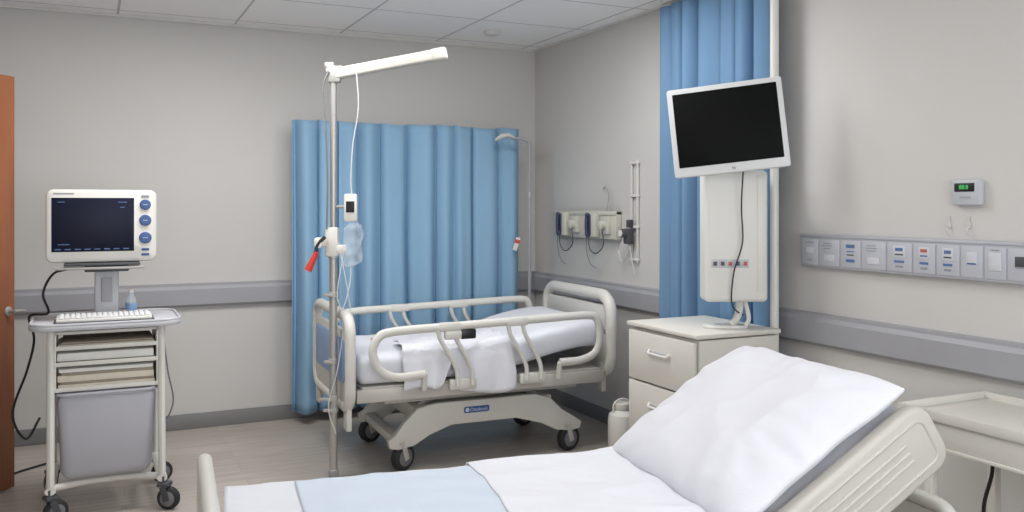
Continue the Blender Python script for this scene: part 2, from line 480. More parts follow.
mn = thing('patient_monitor', 'white patient monitor with dark screen and blue buttons on trolley', 'monitor', (CX-0.02,CY,1.199), (pi/2,0,0))
b = B()
b.prism(rrect(0.495,0.355,0.035,6,0,0.1785), 0.075, Matrix.Translation((0,0,0.0)), bev=0.014)
b.box((0.36,0.26,0.09),(0,0.175,-0.03),bev=0.03,seg=3)
b.box((0.24,0.02,0.10),(0,0.011,0.0),bev=0.006)
b.obj('housing', 'white', mn)
B().box((0.365,0.262,0.004),(-0.040,0.185,0.075),bev=0.001).obj('bezel', 'screenk', mn)
B().box((0.340,0.225,0.003),(-0.040,0.193,0.0785),bev=0.001).obj('screen', 'screenb', mn, label='dark navy display')
b = B()
for i in range(8): b.box((0.026,0.005,0.001),(-0.195+i*0.043,0.066,0.0775))
for (x,y,w) in ((-0.18,0.295,0.03),(0.09,0.295,0.04),(0.09,0.27,0.02),(-0.17,0.09,0.05)): b.box((w,0.004,0.001),(x,y,0.0804))
b.obj('screen_text', 'bluetxt', mn)['kind'] = 'stuff'
for i,(y,r) in enumerate(((0.283,0.026),(0.205,0.028),(0.118,0.029))):
    bt = B().lathe([(r,0),(r,0.004),(r*0.85,0.009),(0.001,0.010)], (0.194,y,0.074), seg=28).obj('button', 'bluebtn', mn, label='round blue button')
    B().box((0.022,0.003,0.001),(0.194,y,0.0845)).obj('button_symbol', 'whtxt', bt)
for y in (0.325,0.06,0.035):
    B().box((0.036,0.012,0.004),(0.194,y,0.076),bev=0.002).obj('button', 'grey' if y>0.3 else 'bluebtn', mn)
B().box((0.09,0.006,0.001),(-0.17,0.336,0.0755)).obj('label_strip','grytxt',mn)

kb = thing('keyboard', 'white computer keyboard lying on the trolley top', 'keyboard', (CX-0.01,-1.46,0.9215))
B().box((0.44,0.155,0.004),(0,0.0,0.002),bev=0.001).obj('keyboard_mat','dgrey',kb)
B().box((0.42,0.135,0.018),(0,0,0.013),(0.07,0,0),bev=0.006).obj('keyboard_base', 'white', kb)
b = B()
for r in range(5):
    for c in range(17):
        if r == 0 and 4 < c < 11: continue
        b.box((0.0195,0.020,0.007),(-0.188+c*0.0235,-0.048+r*0.024,0.022+0.0017*r),bev=0.0015,seg=1)
b.box((0.135,0.020,0.007),(-0.188+7.5*0.0235,-0.048,0.022),bev=0.0015,seg=1)
b.obj('keys', 'white2', kb)['kind'] = 'stuff'
wb = thing('water_bottle', 'small clear plastic bottle with blue label on the trolley', 'bottle', (CX+0.112,-1.335,0.9215))
B().lathe([(0.022,0),(0.026,0.004),(0.026,0.07),(0.024,0.085),(0.012,0.105),(0.011,0.118)],seg=20).obj('bottle_body','clear',wb)
B().lathe([(0.0268,0.03),(0.0268,0.065)],seg=20).obj('bottle_label','bluecap',wb)
B().lathe([(0.013,0.118),(0.013,0.132),(0.010,0.134)],seg=16).obj('bottle_cap','white',wb)
cf = thing('floor_cable', 'black power cable trailing across the floor by the wall', 'cable', (-3.5,-0.6,0.007))
B().tube(catmull([(0.12,0.1,0),(0.0,0.0,0),(-0.12,-0.12,0),(-0.26,-0.10,0),(-0.4,-0.25,0)],8),0.006,8).obj('cable_run','black',cf)

# ---------------------------------------------------------------- cloth helpers
def wr(p, f=5, seed=0.0):
    q = Vector((p[0]*f+seed, p[1]*f, p[2]*f*0.5))
    a = noise.noise(q); c = noise.noise(q*2.1+Vector((3,1,2)))
    return (1-abs(a)*2.2) + 0.45*(1-abs(c)*2.2)

def slab(path, width, th, amp=0.004, f=5, seed=0, nseg=48, e=0.22, step=0.012):
    P = catmull([(p[0],0,p[1]) for p in path], 12)
    Ls = [0]
    for i in range(1,len(P)): Ls.append(Ls[-1]+(P[i]-P[i-1]).length)
    tot = Ls[-1]; n = int(tot/step)
    def at(s):
        s = max(0,min(tot,s))
        for i in range(1,len(P)):
            if Ls[i] >= s:
                k = (s-Ls[i-1])/max(1e-9,(Ls[i]-Ls[i-1])); return P[i-1].lerp(P[i],k), (P[i]-P[i-1]).normalized()
        return P[-1], (P[-1]-P[-2]).normalized()
    def fn(a, c):
        s = a*tot; p,tn = at(s)
        p0,t0 = at(s-0.04); p1,t1 = at(s+0.04); tn = ((t0+t1+tn)/3).normalized()
        nv = Vector((-tn.z,0,tn.x))
        R = 0.045
        de = min(s, tot-s)
        k = 1.0 if de > R else math.sqrt(max(0.0,1-(1-de/R)**2))
        ky = 1 - (1-k)*0.10; kh = 0.25+0.75*k
        th_ = 2*pi*c
        cs, sn = math.cos(th_), math.sin(th_)
        y = width/2*(abs(cs)**e)*(1 if cs>0 else -1)*ky
        h = th/2*(abs(sn)**0.45)*(1 if sn>0 else -1)*kh - th/2
        q = p+nv*h; v = Vector((q.x, y, q.z))
        w = amp*wr(v, f, seed)
        if sn > -0.3: v += nv*w*(0.5 if abs(cs)>0.97 else 1)
        v.y += amp*0.8*noise.noise(Vector((v.x*9, v.z*5, seed)))*(1 if abs(cs)>0.8 else 0)
        return v
    return fn, n, nseg

def pillow_mesh(b, W, D, T, amp=0.006, seed=0, n=56, mi=0, sag=0.03):
    bm = bmesh.new()
    top = {}; bot = {}
    for i in range(n+1):
        for j in range(n+1):
            u = -1+2*i/n; v = -1+2*j/n
            pin = 1-0.03*(1-abs(u)**2)*abs(v)**3
            pin2 = 1-0.03*(1-abs(v)**2)*abs(u)**3
            cn_ = 1-0.03*(abs(u*v))**5
            x = u*W/2*pin2*cn_ + 0.008*noise.noise(Vector((v*2.5,u*2,seed)))
            y = v*D/2*pin*cn_ + 0.008*noise.noise(Vector((u*2.5,v*2,seed+5)))
            k = max(0.0,(1-abs(u)**3.4))**0.6*max(0.0,(1-abs(v)**3.4))**0.6
            edge = i in (0,n) or j in (0,n)
            q = Vector((x*2.2+y*1.6+seed, y*4.2-x*2.2, seed))
            cre = (1-abs(noise.noise(q))*2.8)
            q2 = Vector((x*6.5+seed, y*5.0+x*4, 2.0))
            cre2 = (1-abs(noise.noise(q2))*2.8)
            w = amp*(cre*1.0+0.6*cre2)*(0.15+k) + amp*1.0*noise.noise(Vector((u*1.2+seed,v*1.2,0)))*k
            rad = math.atan2(v,u)
            w += amp*0.9*math.sin(rad*18+4*noise.noise(Vector((u*2,v*2,seed))))*(1-k)*k*2
            if edge: w = 0
            z0 = -sag*(1-k)*(0.6+0.4*max(abs(u),abs(v)))
            top[i,j] = bm.verts.new((x,y,T*0.65*k+w+z0))
            bot[i,j] = top[i,j] if edge else bm.verts.new((x,y,-T*0.35*k+z0*0.9))
    for i in range(n):
        for j in range(n):
            bm.faces.new((top[i,j],top[i+1,j],top[i+1,j+1],top[i,j+1]))
            ks = [bot[i,j],bot[i,j+1],bot[i+1,j+1],bot[i+1,j]]
            if len(set(ks)) == 4:
                try: bm.faces.new(ks)
                except Exception: pass
    bmesh.ops.recalc_face_normals(bm, faces=bm.faces)
    b._add(bm, None, mi)

# ---------------------------------------------------------------- far bed
BC = Vector((-1.10,-1.18,0)); BR = math.radians(-2)
bed = thing('hospital_bed', 'off-white adjustable hospital bed with raised tubular side rails', 'hospital bed', BC, (0,0,BR))
Rx90y = Matrix(((0,0,1,0),(1,0,0,0),(0,1,0,0),(0,0,0,1)))
def YZ(x): return Matrix.Translation((x,0,0)) @ Rx90y
XZm = Matrix(((1,0,0,0),(0,0,-1,0),(0,1,0,0),(0,0,0,1)))
def XZ(y): return Matrix.Translation((0,y,0)) @ XZm
def ringpts(x, w, z0, z1, r): return [(x,y,z) for y,z in rrect(w, z1-z0, r, 6, 0, (z0+z1)/2)]
fb = B()
fb.tube(ringpts(-0.80,0.88,0.39,0.88,0.10), 0.030, 12, closed=True)
fb.prism(rrect(0.86,0.40,0.05,5,0,0.60), 0.032, YZ(-0.816), bev=0.006)
fb.box((0.03,0.08,0.16),(-0.80,-0.38,0.35),bev=0.008); fb.box((0.03,0.08,0.16),(-0.80,0.38,0.35),bev=0.008)
fb = fb.obj('footboard','bedpl',bed)
B().prism(rrect(0.76,0.24,0.04,5,0.0,0.64), 0.006, YZ(-0.8215), bev=0.001).obj('panel_inset','bluepanel',fb,label='light blue inset panel')
B().prism(rrect(0.74,0.22,0.04,5,0.0,0.64), 0.006, YZ(-0.785), bev=0.001).obj('panel_inset','bluepanel',fb,label='light blue inset panel')
hb = B()
hb.tube(ringpts(0.79,0.88,0.46,0.93,0.12), 0.036, 12, closed=True)
hb.prism(rrect(0.84,0.15,0.05,4,0,0.795), 0.034, YZ(0.773), bev=0.008)
hb.prism(rrect(0.86,0.22,0.03,4,0,0.58), 0.034, YZ(0.773), bev=0.006)
hb.box((0.03,0.05,0.3),(0.79,-0.25,0.72),bev=0.006); hb.box((0.03,0.05,0.3),(0.79,0.25,0.72),bev=0.006)
hb.box((0.035,0.06,0.18),(0.785,-0.33,0.43),bev=0.006); hb.box((0.035,0.06,0.18),(0.785,0.33,0.43),bev=0.006)
hb.obj('headboard','bedpl',bed)
b = B()
for sy in (-1,1):
    b.box((1.52,0.035,0.075),(0,sy*0.40,0.450),bev=0.010)
    b.box((1.2,0.03,0.05),(0.02,sy*0.30,0.400),bev=0.006)
for x in (-0.74,-0.3,0.2,0.74): b.box((0.05,0.80,0.04),(x,0,0.455),bev=0.006)
b.box((1.46,0.82,0.012),(0,0,0.492),bev=0.003)
b.obj('mattress_deck','bedpl2',bed)
prof = [(-0.56,0.135),(-0.51,0.125),(-0.42,0.14),(-0.33,0.19),(-0.20,0.235),(0.20,0.235),(0.36,0.19),(0.46,0.14),(0.56,0.125),(0.62,0.135),(0.63,0.175),(0.58,0.21),(0.50,0.26),(0.42,0.335),(0.32,0.365),(-0.29,0.365),(-0.40,0.345),(-0.48,0.27),(-0.53,0.205),(-0.57,0.18)]
b = B()
for y in (0.36,-0.31):
    b.prism(prof, 0.05, XZ(y), bev=0.008)
b.box((0.86,0.64,0.09),(0.02,0,0.30),bev=0.012)
b.box((0.07,0.62,0.05),(-0.50,0,0.165),bev=0.01)
b.box((0.07,0.62,0.05),(0.56,0,0.165),bev=0.01)
b.obj('base_chassis','bedpl',bed)
b = B()
for x in (-0.36,0.38):
    b.box((0.20,0.34,0.09),(x,0,0.39),bev=0.01)
for sy in (-0.24,0.24):
    b.tube([(-0.36,sy,0.34),(-0.12,sy,0.44)],0.018,8); b.tube([(0.38,sy,0.34),(0.12,sy,0.44)],0.018,8)
b.cyl((-0.45,-0.05,0.38),(0.4,-0.05,0.41),0.022,mi=1)
b.obj('lift_mechanism',['steel','dgrey'],bed)
for x,y,rz in ((-0.50,-0.33,0.5),(-0.52,0.33,0.3),(0.53,-0.33,0.25),(0.53,0.33,0.2)):
    caster(bed, x, y, 0.075, 0.05, rz, 0.168, 'bedpl2')
lp = B().prism(rrect(0.155,0.036,0.01,4,-0.05,0.312), 0.003, XZ(-0.361), bev=0.0005).obj('label_plate','bluebtn',bed,label='blue label plate with white lettering')
text('label_text','Ottobock',0.027,(-0.038,-0.366,0.311),lp,'whtxt',(pi/2,0,0))
B().lathe([(0.012,0),(0.012,0.001)],(-0.108,-0.3645,0.312),(pi/2,0,0)).obj('label_emblem','whtxt',lp)
def side_rail(y, near):
    b = B()
    s = -1 if near else 1
    pts = [(-0.40,y,0.56),(-0.56,y,0.555),(-0.65,y,0.60),(-0.69,y,0.69),(-0.665,y,0.765),(-0.58,y,0.80),(-0.2,y,0.812),(0.3,y,0.825),(0.60,y,0.83),(0.665,y,0.80),(0.685,y,0.70),(0.655,y,0.61),(0.56,y,0.57),(0.42,y,0.565)]
    b.tube(catmull(pts,6),0.019,12,sx=1.25,sy=0.85,up=(0,1,0.001) if False else None)
    for x in (-0.33,-0.24,0.09,0.18):
        b.tube(catmull([(x,y,0.81),(x+0.02,y,0.74),(x+0.08,y,0.64),(x+0.115,y,0.56),(x+0.12,y,0.48)],6),0.013,8)
    b.box((0.13,0.035,0.05),(-0.26,y,0.81),bev=0.012); b.box((0.13,0.035,0.05),(0.15,y,0.818),bev=0.012)
    for x in (-0.17,0.255): b.box((0.16,0.04,0.06),(x,y-s*0.03,0.485),bev=0.01)
    for x in (-0.40,0.42): b.tube([(x,y,0.565),(x,y-s*0.02,0.47)],0.016,8)
    return b.obj('side_rail','bedpl',bed)
side_rail(-0.485, True); side_rail(0.485, False)
B().box((0.10,0.03,0.05),(-0.24,-0.487,0.765),bev=0.01).obj('rail_control','bedpl',bed,label='pale control pad clipped on the rail')
B().box((0.09,0.03,0.055),(-0.15,-0.487,0.765),bev=0.01).obj('rail_control','black',bed,label='black control pad clipped on the rail')
fn,n,ns = slab([(-0.755,0.665),(-0.5,0.666),(-0.1,0.672),(0.15,0.70),(0.40,0.755),(0.60,0.785),(0.745,0.785)],0.84,0.165,0.006,4,2.0,56,step=0.014)
B().grid(fn,n,ns,closedv=True).obj('mattress','sheet',None,BC,(0,0,BR),label='mattress in a white fitted sheet on the railed bed frame',cat='mattress',sharp=3)
def drape(name, x0, x1, label, seed, yin=-0.12):
    def f(a,c):
        st_ = min(1,max(0,(a-0.50)/0.06))
        notch = math.exp(-((a-0.50)/0.05)**2)
        zb = 0.50+0.13*notch-0.07*st_-0.03*(1-st_)*(1-a)+0.014*math.sin(13*a)
        pth = [(yin,0.690),(-0.22,0.697),(-0.33,0.699),(-0.41,0.692),(-0.442,0.665),(-0.453,0.62),(-0.456,zb)]
        n_ = len(pth)-1
        i = min(int(c*n_),n_-1); k = c*n_-i
        qy = pth[i][0]+(pth[i+1][0]-pth[i][0])*k; qz = pth[i][1]+(pth[i+1][1]-pth[i][1])*k
        hang = max(0,min(1,(0.68-qz)/0.15))
        x = x0+(x1-x0)*(a+0.07*(1-c)*math.sin(5*a+seed)) + 0.035*hang*math.sin(seed+7*a)+0.03*(1-c)
        off = hang*(0.006+0.008*math.sin(a*30+seed+c*4)+0.008*abs(noise.noise(Vector((a*12,c*4,seed)))))
        top = 0.014*max(0,wr((a*0.75,c*0.55,0),8,seed))*(1-hang)*(c>0.01)
        rise = max(0,x-0.0)*0.16*(1-hang)
        return (x,qy-off*0.75,qz+top+rise)
    return B().grid(f,90,56).obj(name,'sheet2',None,BC,(0,0,BR),label=label,cat='cloth',sharp=3,solid=0.003)
drape('draped_cloth',-0.54,0.12,'crumpled white cloth draped over the mattress edge beneath the rail',1.0)
B().box((0.07,0.04,0.01),(0,0,0),bev=0.004).obj('wrapped_swab','orange',None,(-1.62,-1.1,0.685),(0,0,0.4),label='small orange packet lying on the white sheet',cat='packet')

# ---------------------------------------------------------------- equipment pole
PZ = math.radians(-25.6)
ep = thing('equipment_pole', 'tall steel pole with white lamp arm standing at the bed foot', 'stand', (-1.975,-1.47,0), (0,0,PZ))
b = B()
b.cyl((0,0,0.03),(0,0,1.25),0.022,seg=16); b.cyl((0,0,1.2),(0,0,2.19),0.018,seg=16)
b.lathe([(0.022,1.19),(0.027,1.195),(0.027,1.235),(0.022,1.24)])
b.lathe([(0.023,0.0),(0.026,0.004),(0.026,0.05),(0.021,0.055)],mi=1)
b.obj('pole_shaft',['chrome','grey'],ep)
b = B()
a = math.atan2(0.115,0.60)
b.box((0.60,0.058,0.060),(0.305,0,2.243),(0,-a,0),bev=0.012,seg=3)
b.box((0.09,0.066,0.068),(0.57,0,2.293),(0,-a,0),bev=0.016,seg=3)
b.obj('lamp_arm','arm',ep)
b = B()
b.box((0.07,0.05,0.09),(0.005,0,2.185),bev=0.01); b.cyl((-0.035,0,2.20),(0.05,0,2.215),0.02,mi=0)
b.box((0.05,0.03,0.03),(-0.02,0,2.235),bev=0.006)
b.obj('arm_joint','steel',ep)
b = B()
b.box((0.07,0.06,0.16),(-0.005,0,1.28),bev=0.014); b.box((0.09,0.05,0.05),(-0.055,-0.005,1.28),bev=0.012)
b.box((0.05,0.06,0.05),(0.045,0,1.24),bev=0.01)
b.cyl((-0.07,-0.02,1.27),(-0.07,-0.055,1.27),0.02,seg=16)
b.obj('clamp','white',ep)
B().tube(fillet([(-0.035,-0.045,1.31),(-0.075,-0.05,1.27),(-0.085,-0.05,1.225)],0.02),0.010,8).obj('clamp_arm','rubber',ep)
B().tube([(-0.08,-0.045,1.23),(-0.125,-0.05,1.13)],[0.013,0.021],12,sx=1.2).obj('clamp_lever','red',ep,label='red clamp lever')
for z,w in ((0.98,0.05),(0.62,0.045),(0.42,0.07),(0.36,0.05)):
    b = B(); b.lathe([(0.0215,z),(0.027,z+0.003),(0.027,z+0.03),(0.0215,z+0.033)])
    b.box((w,0.02,0.016),(-w/2,-0.02,z+0.015),bev=0.004)
    b.obj('pole_clip','steel',ep)
for pts,r,m in (([(0.13,-0.03,2.2),(0.14,-0.03,2.0),(0.11,-0.03,1.8),(0.10,-0.03,1.62),(0.105,-0.03,1.54)],0.0032,'tube'),
              ([(-0.02,-0.03,2.2),(-0.05,-0.03,2.1),(-0.035,-0.03,1.9),(-0.025,-0.03,1.6),(-0.03,-0.03,1.35)],0.005,'mgrey'),
              ([(0.06,-0.03,1.22),(0.03,-0.04,1.0),(0.06,-0.03,0.85),(0.03,-0.04,0.6),(-0.02,-0.03,0.4),(0.02,-0.03,0.25)],0.0032,'tube'),
              ([(0.045,-0.03,1.22),(0.08,-0.04,1.05),(0.10,-0.03,0.9)],0.0032,'tube')):
    B().tube(catmull(pts,8),r,6).obj('cord',m,ep)
hs = B().box((0.07,0.03,0.15),(0.10,-0.035,1.465),bev=0.01).obj('handset','white',ep,label='white handset with black display')
B().box((0.045,0.004,0.06),(0.10,-0.051,1.47),bev=0.002).obj('handset_display','black',hs)
b = B(); b.tube([(0.019,0,1.47),(0.075,-0.03,1.47)],0.008,8); b.obj('handset_bracket','steel',ep)
ib = thing('drip_bag', 'clear crumpled plastic fluid bag hanging on the steel pole', 'fluid bag', (-1.975,-1.47,0), (0,0,PZ))
b = B()
def bagf(a,c):
    th = 2*pi*c; z = 1.15+0.235*a
    k = min(1,a/0.08)**0.5 if a < 0.08 else (1 if a < 0.90 else max(0.55,1-(a-0.90)/0.20))
    nn = noise.noise(Vector((math.cos(th)*1.4,a*4,3.0)))
    ce = abs(math.cos(th))**0.7*(1 if math.cos(th)>0 else -1)
    return (0.112+(0.052*ce+0.010*nn)*k*(1-0.06*a), -0.04+(0.008*math.sin(th)*(1.3-0.8*a)+0.012*nn)*k, z+0.008*ce)
b.grid(bagf,30,36,closedv=True); b.obj('bag_body','clearbag',ib,sharp=3)
B().tube(catmull([(0.10,-0.04,1.16),(0.10,-0.04,1.09),(0.08,-0.05,0.98),(0.05,-0.05,0.9)],6),0.0035,6).obj('bag_tube','tube',ib)

# ---------------------------------------------------------------- examination lamp in corner
el = thing('examination_lamp', 'slim grey floor-standing lamp with small curved head', 'lamp', (-0.265,-0.43,0), (0,0,PZ))
B().lathe([(0.09,0.0),(0.095,0.005),(0.09,0.02),(0.03,0.035)],seg=28).obj('lamp_base','grey',el)
b = B(); b.tube(fillet([(0,0,0.02),(0,0,1.94),(-0.04,0,1.965),(-0.14,0,1.97)],0.05),0.012,10)
b.box((0.03,0.03,0.05),(0,0,1.55),bev=0.006)
b.obj('lamp_pole','grey',el)
b = B(); b.tube([(-0.11,0,1.97),(-0.15,0,1.99),(-0.20,0,1.98),(-0.25,0,1.955)],[0.015,0.035,0.045,0.02],16,sx=0.5,sy=1.3); b.obj('lamp_head','white',el)
tg = B(); tg.box((0.035,0.008,0.10),(0,0,0),bev=0.003); tg.box((0.037,0.010,0.03),(0,0,0.02),bev=0.002,mi=1)
tg.obj('hanging_tag',['white','red'],None,(-0.30,-0.285,1.19),(0,0.3,PZ),label='small white and red tag clipped on the blue curtain',cat='tag')

# ---------------------------------------------------------------- service panel on right wall
RW = (pi/2,0,-pi/2)
sp = thing('medical_gas_panel', 'beige wall service unit with dark handsets and coiled tubing', 'wall panel', (0,-0.40,1.345), RW)
b = B()
b.box((0.86,0.19,0.05),(0.43,0,0.025),bev=0.008)
b.box((0.86,0.03,0.06),(0.43,0.08,0.03),bev=0.008)
b.obj('panel_housing','beigeb',sp)
for x0 in (0.19,0.60):
    b = B()
    b.box((0.13,0.17,0.05),(x0,0.0,0.072),bev=0.012)
    b.box((0.10,0.12,0.03),(x0+0.15,0.0,0.06),bev=0.008)
    b.lathe([(0.03,0),(0.03,0.03),(0.02,0.035)],(x0+0.15,0.0,0.075))
    hd = b.obj('outlet_unit','beigeb',sp)
    b = B()
    b.tube(catmull([(x0,0.075,0.105),(x0,0.05,0.12),(x0,-0.04,0.12),(x0,-0.08,0.105)],6),[0.017]*5+[0.011]*9+[0.016]*5,12)
    b.box((0.04,0.14,0.016),(x0,-0.0,0.10),bev=0.006)
    b.obj('handset','navy',hd,label='dark blue handset')
    B().tube(catmull([(x0,-0.07,0.105),(x0+0.01,-0.16,0.10),(x0+0.08,-0.19,0.09),(x0+0.17,-0.13,0.09),(x0+0.17,-0.03,0.1)],8),0.004,6).obj('coiled_tube','dgrey',hd)
    B().tube(catmull([(x0-0.03,-0.06,0.1),(x0-0.05,-0.17,0.09),(x0-0.02,-0.26,0.08),(x0+0.05,-0.29,0.08)],8),0.003,6).obj('coiled_tube','mgrey',hd)
b = B(); b.tube(catmull([(0.74,0.08,0.05),(0.76,0.20,0.04),(0.70,0.26,0.03),(0.66,0.24,0.02)],8),0.004,6); b.obj('supply_wire','grey',sp)
vr = thing('wall_flow_regulator', 'white vertical wall rail carrying a dark oxygen regulator', 'regulator', (0,-1.42,1.44), RW)
b = B()
for x in (-0.03,0.04): b.box((0.014,0.66,0.014),(x,0,0.012),bev=0.003)
for y in (-0.31,-0.1,0.1,0.31): b.box((0.10,0.018,0.02),(0.005,y,0.012),bev=0.004)
b.obj('rail_track','frame',vr)
b = B()
b.box((0.055,0.10,0.05),(-0.01,-0.16,0.05),bev=0.01); b.lathe([(0.028,0),(0.028,0.03),(0.02,0.036)],(-0.01,-0.14,0.075))
b.box((0.03,0.05,0.04),(-0.01,-0.08,0.04),bev=0.006)
b.obj('regulator_body','dgrey',vr)
b = B(); b.lathe([(0.022,0),(0.022,0.004)],(-0.01,-0.14,0.110)); b.obj('regulator_dial','white',vr)
B().tube(catmull([(-0.01,-0.21,0.05),(-0.05,-0.30,0.04),(-0.12,-0.33,0.03),(-0.16,-0.26,0.03)],8),0.004,6).obj('regulator_hose','tube',vr)
B().tube(catmull([(0.0,-0.21,0.05),(0.02,-0.32,0.04),(0.03,-0.40,0.03)],8),0.004,6).obj('regulator_hose','tube',vr)

# ---------------------------------------------------------------- bedside cabinet
x0,x1,y0,y1,zt = -0.66,-0.17,-2.913,-2.342,0.886
cab = thing('bedside_cabinet', 'cream bedside cabinet with drawers standing against the wall', 'cabinet', ((x0+x1)/2,(y0+y1)/2,0))
W,D = x1-x0, y1-y0
b = B()
b.box((W-0.02,D-0.015,0.80),(0.01,0,0.455),bev=0.004)
b.box((W-0.06,D-0.06,0.06),(0.02,0,0.03),bev=0.002)
b.obj('cabinet_body','cream',cab)
B().box((W+0.012,D+0.012,0.022),(0,0,0.874),bev=0.006).obj('cabinet_top','cream',cab)
for z0,z1 in ((0.60,0.845),(0.33,0.59),(0.07,0.32)):
    h = z1-z0
    dr = B().box((0.018,D-0.03,h),(-W/2+0.003,0,(z0+z1)/2),bev=0.004).obj('drawer','cream',cab)
    b = B(); zc = (z0+z1)/2+0.03
    b.tube(fillet([(-W/2-0.004,-0.085,zc+0.01),(-W/2-0.024,-0.075,zc-0.004),(-W/2-0.024,0.075,zc-0.004),(-W/2-0.004,0.085,zc+0.01)],0.03),0.007,8,sx=1.3)
    b.box((0.003,0.15,0.02),(-W/2-0.007,0,zc+0.002),bev=0.001,mi=1)
    b.obj('handle',['white','lgrey'],dr,label='white bar handle')
cn = thing('white_canister', 'white plastic canister standing on the floor by the cabinet', 'canister', (-0.30,-1.725,0))
B().lathe([(0.078,0),(0.085,0.01),(0.085,0.20),(0.078,0.235),(0.045,0.26),(0.045,0.275)],seg=28).obj('canister_body','white',cn)
B().lathe([(0.05,0.275),(0.05,0.30),(0.045,0.305)],seg=24).obj('canister_lid','cream',cn)
b = B(); b.tube(catmull([(-0.06,0,0.235),(-0.055,0,0.30),(0,0,0.325),(0.055,0,0.30),(0.06,0,0.235)],6),0.006,8); b.obj('canister_handle','white',cn)

# ---------------------------------------------------------------- screen column on cabinet
sa = math.radians(-26)
st = thing('bedside_console', 'cream-white upright bedside console with sockets standing on the cabinet', 'console', (-0.345,-2.785,0.8855), (0,0,sa))
b = B()
b.box((0.30,0.15,0.63),(0,0,0.445),bev=0.022,seg=4)
b.box((0.035,0.012,0.56),(0.112,-0.073,0.46),bev=0.005,seg=2)
b.obj('console_body','console',st)
b = B()
b.tube(catmull([(0.03,0.0,0.15),(0.03,0.0,0.09),(0.01,-0.01,0.04),(-0.02,-0.02,0.015)],6),0.018,10,sx=1.4)
b.prism(rrect(0.22,0.11,0.05,6,-0.04,0.0),0.014,None,bev=0.004)
b.tube(catmull([(0.05,-0.01,0.15),(0.07,-0.02,0.05),(0.05,-0.03,0.012)],6),0.011,8)
b.obj('console_foot','console',st)
for i in range(5):
    x = -0.105+i*0.036
    b = B(); b.box((0.034,0.006,0.040),(x,-0.076,0.315),bev=0.003,mi=0)
    b.box((0.018,0.006,0.020),(x,-0.079,0.315),bev=0.003,mi=(2 if i in (2,4) else 1))
    b.obj('socket',['lgrey','dgrey','redtxt'],st)
B().tube(catmull([(0.02,-0.14,0.86),(0.01,-0.12,0.60),(0.02,-0.10,0.42),(-0.02,-0.10,0.28),(-0.03,-0.09,0.14),(0.0,-0.05,0.09),(0.05,0.0,0.06)],10),0.0035,6).obj('cable','black',st)

tvR = Matrix.Translation((-0.445,-2.865,1.843)) @ Matrix.Rotation(math.radians(-40),4,'Z') @ Matrix.Rotation(pi/2,4,'X') @ Matrix.Rotation(math.radians(-4),4,'X') @ Matrix.Rotation(math.radians(6),4,'Z')
tv = thing('wall_screen', 'tilted flat screen with white frame and switched-off black display', 'television')
tv.matrix_world = tvR
b = B()
b.prism(rrect(0.530,0.425,0.012,4),0.032,Matrix.Translation((0,0,-0.016)),bev=0.005)
b.box((0.34,0.26,0.03),(0,0,-0.03),bev=0.01)
b.obj('screen_frame','white2',tv)
B().prism(rrect(0.480,0.355,0.004,2,0,0.01),0.002,Matrix.Translation((0,0,0.0155)),bev=0.0004).obj('display','screen',tv,label='black display')
text('maker_mark','hp',0.018,(0.01,-0.191,0.0168),tv,'dgrey')
b = B(); b.box((0.10,0.12,0.04),(0,-0.02,-0.062),bev=0.008); b.box((0.04,0.10,0.03),(0,-0.07,-0.062),bev=0.008); b.obj('mount_bracket','dgrey',tv)

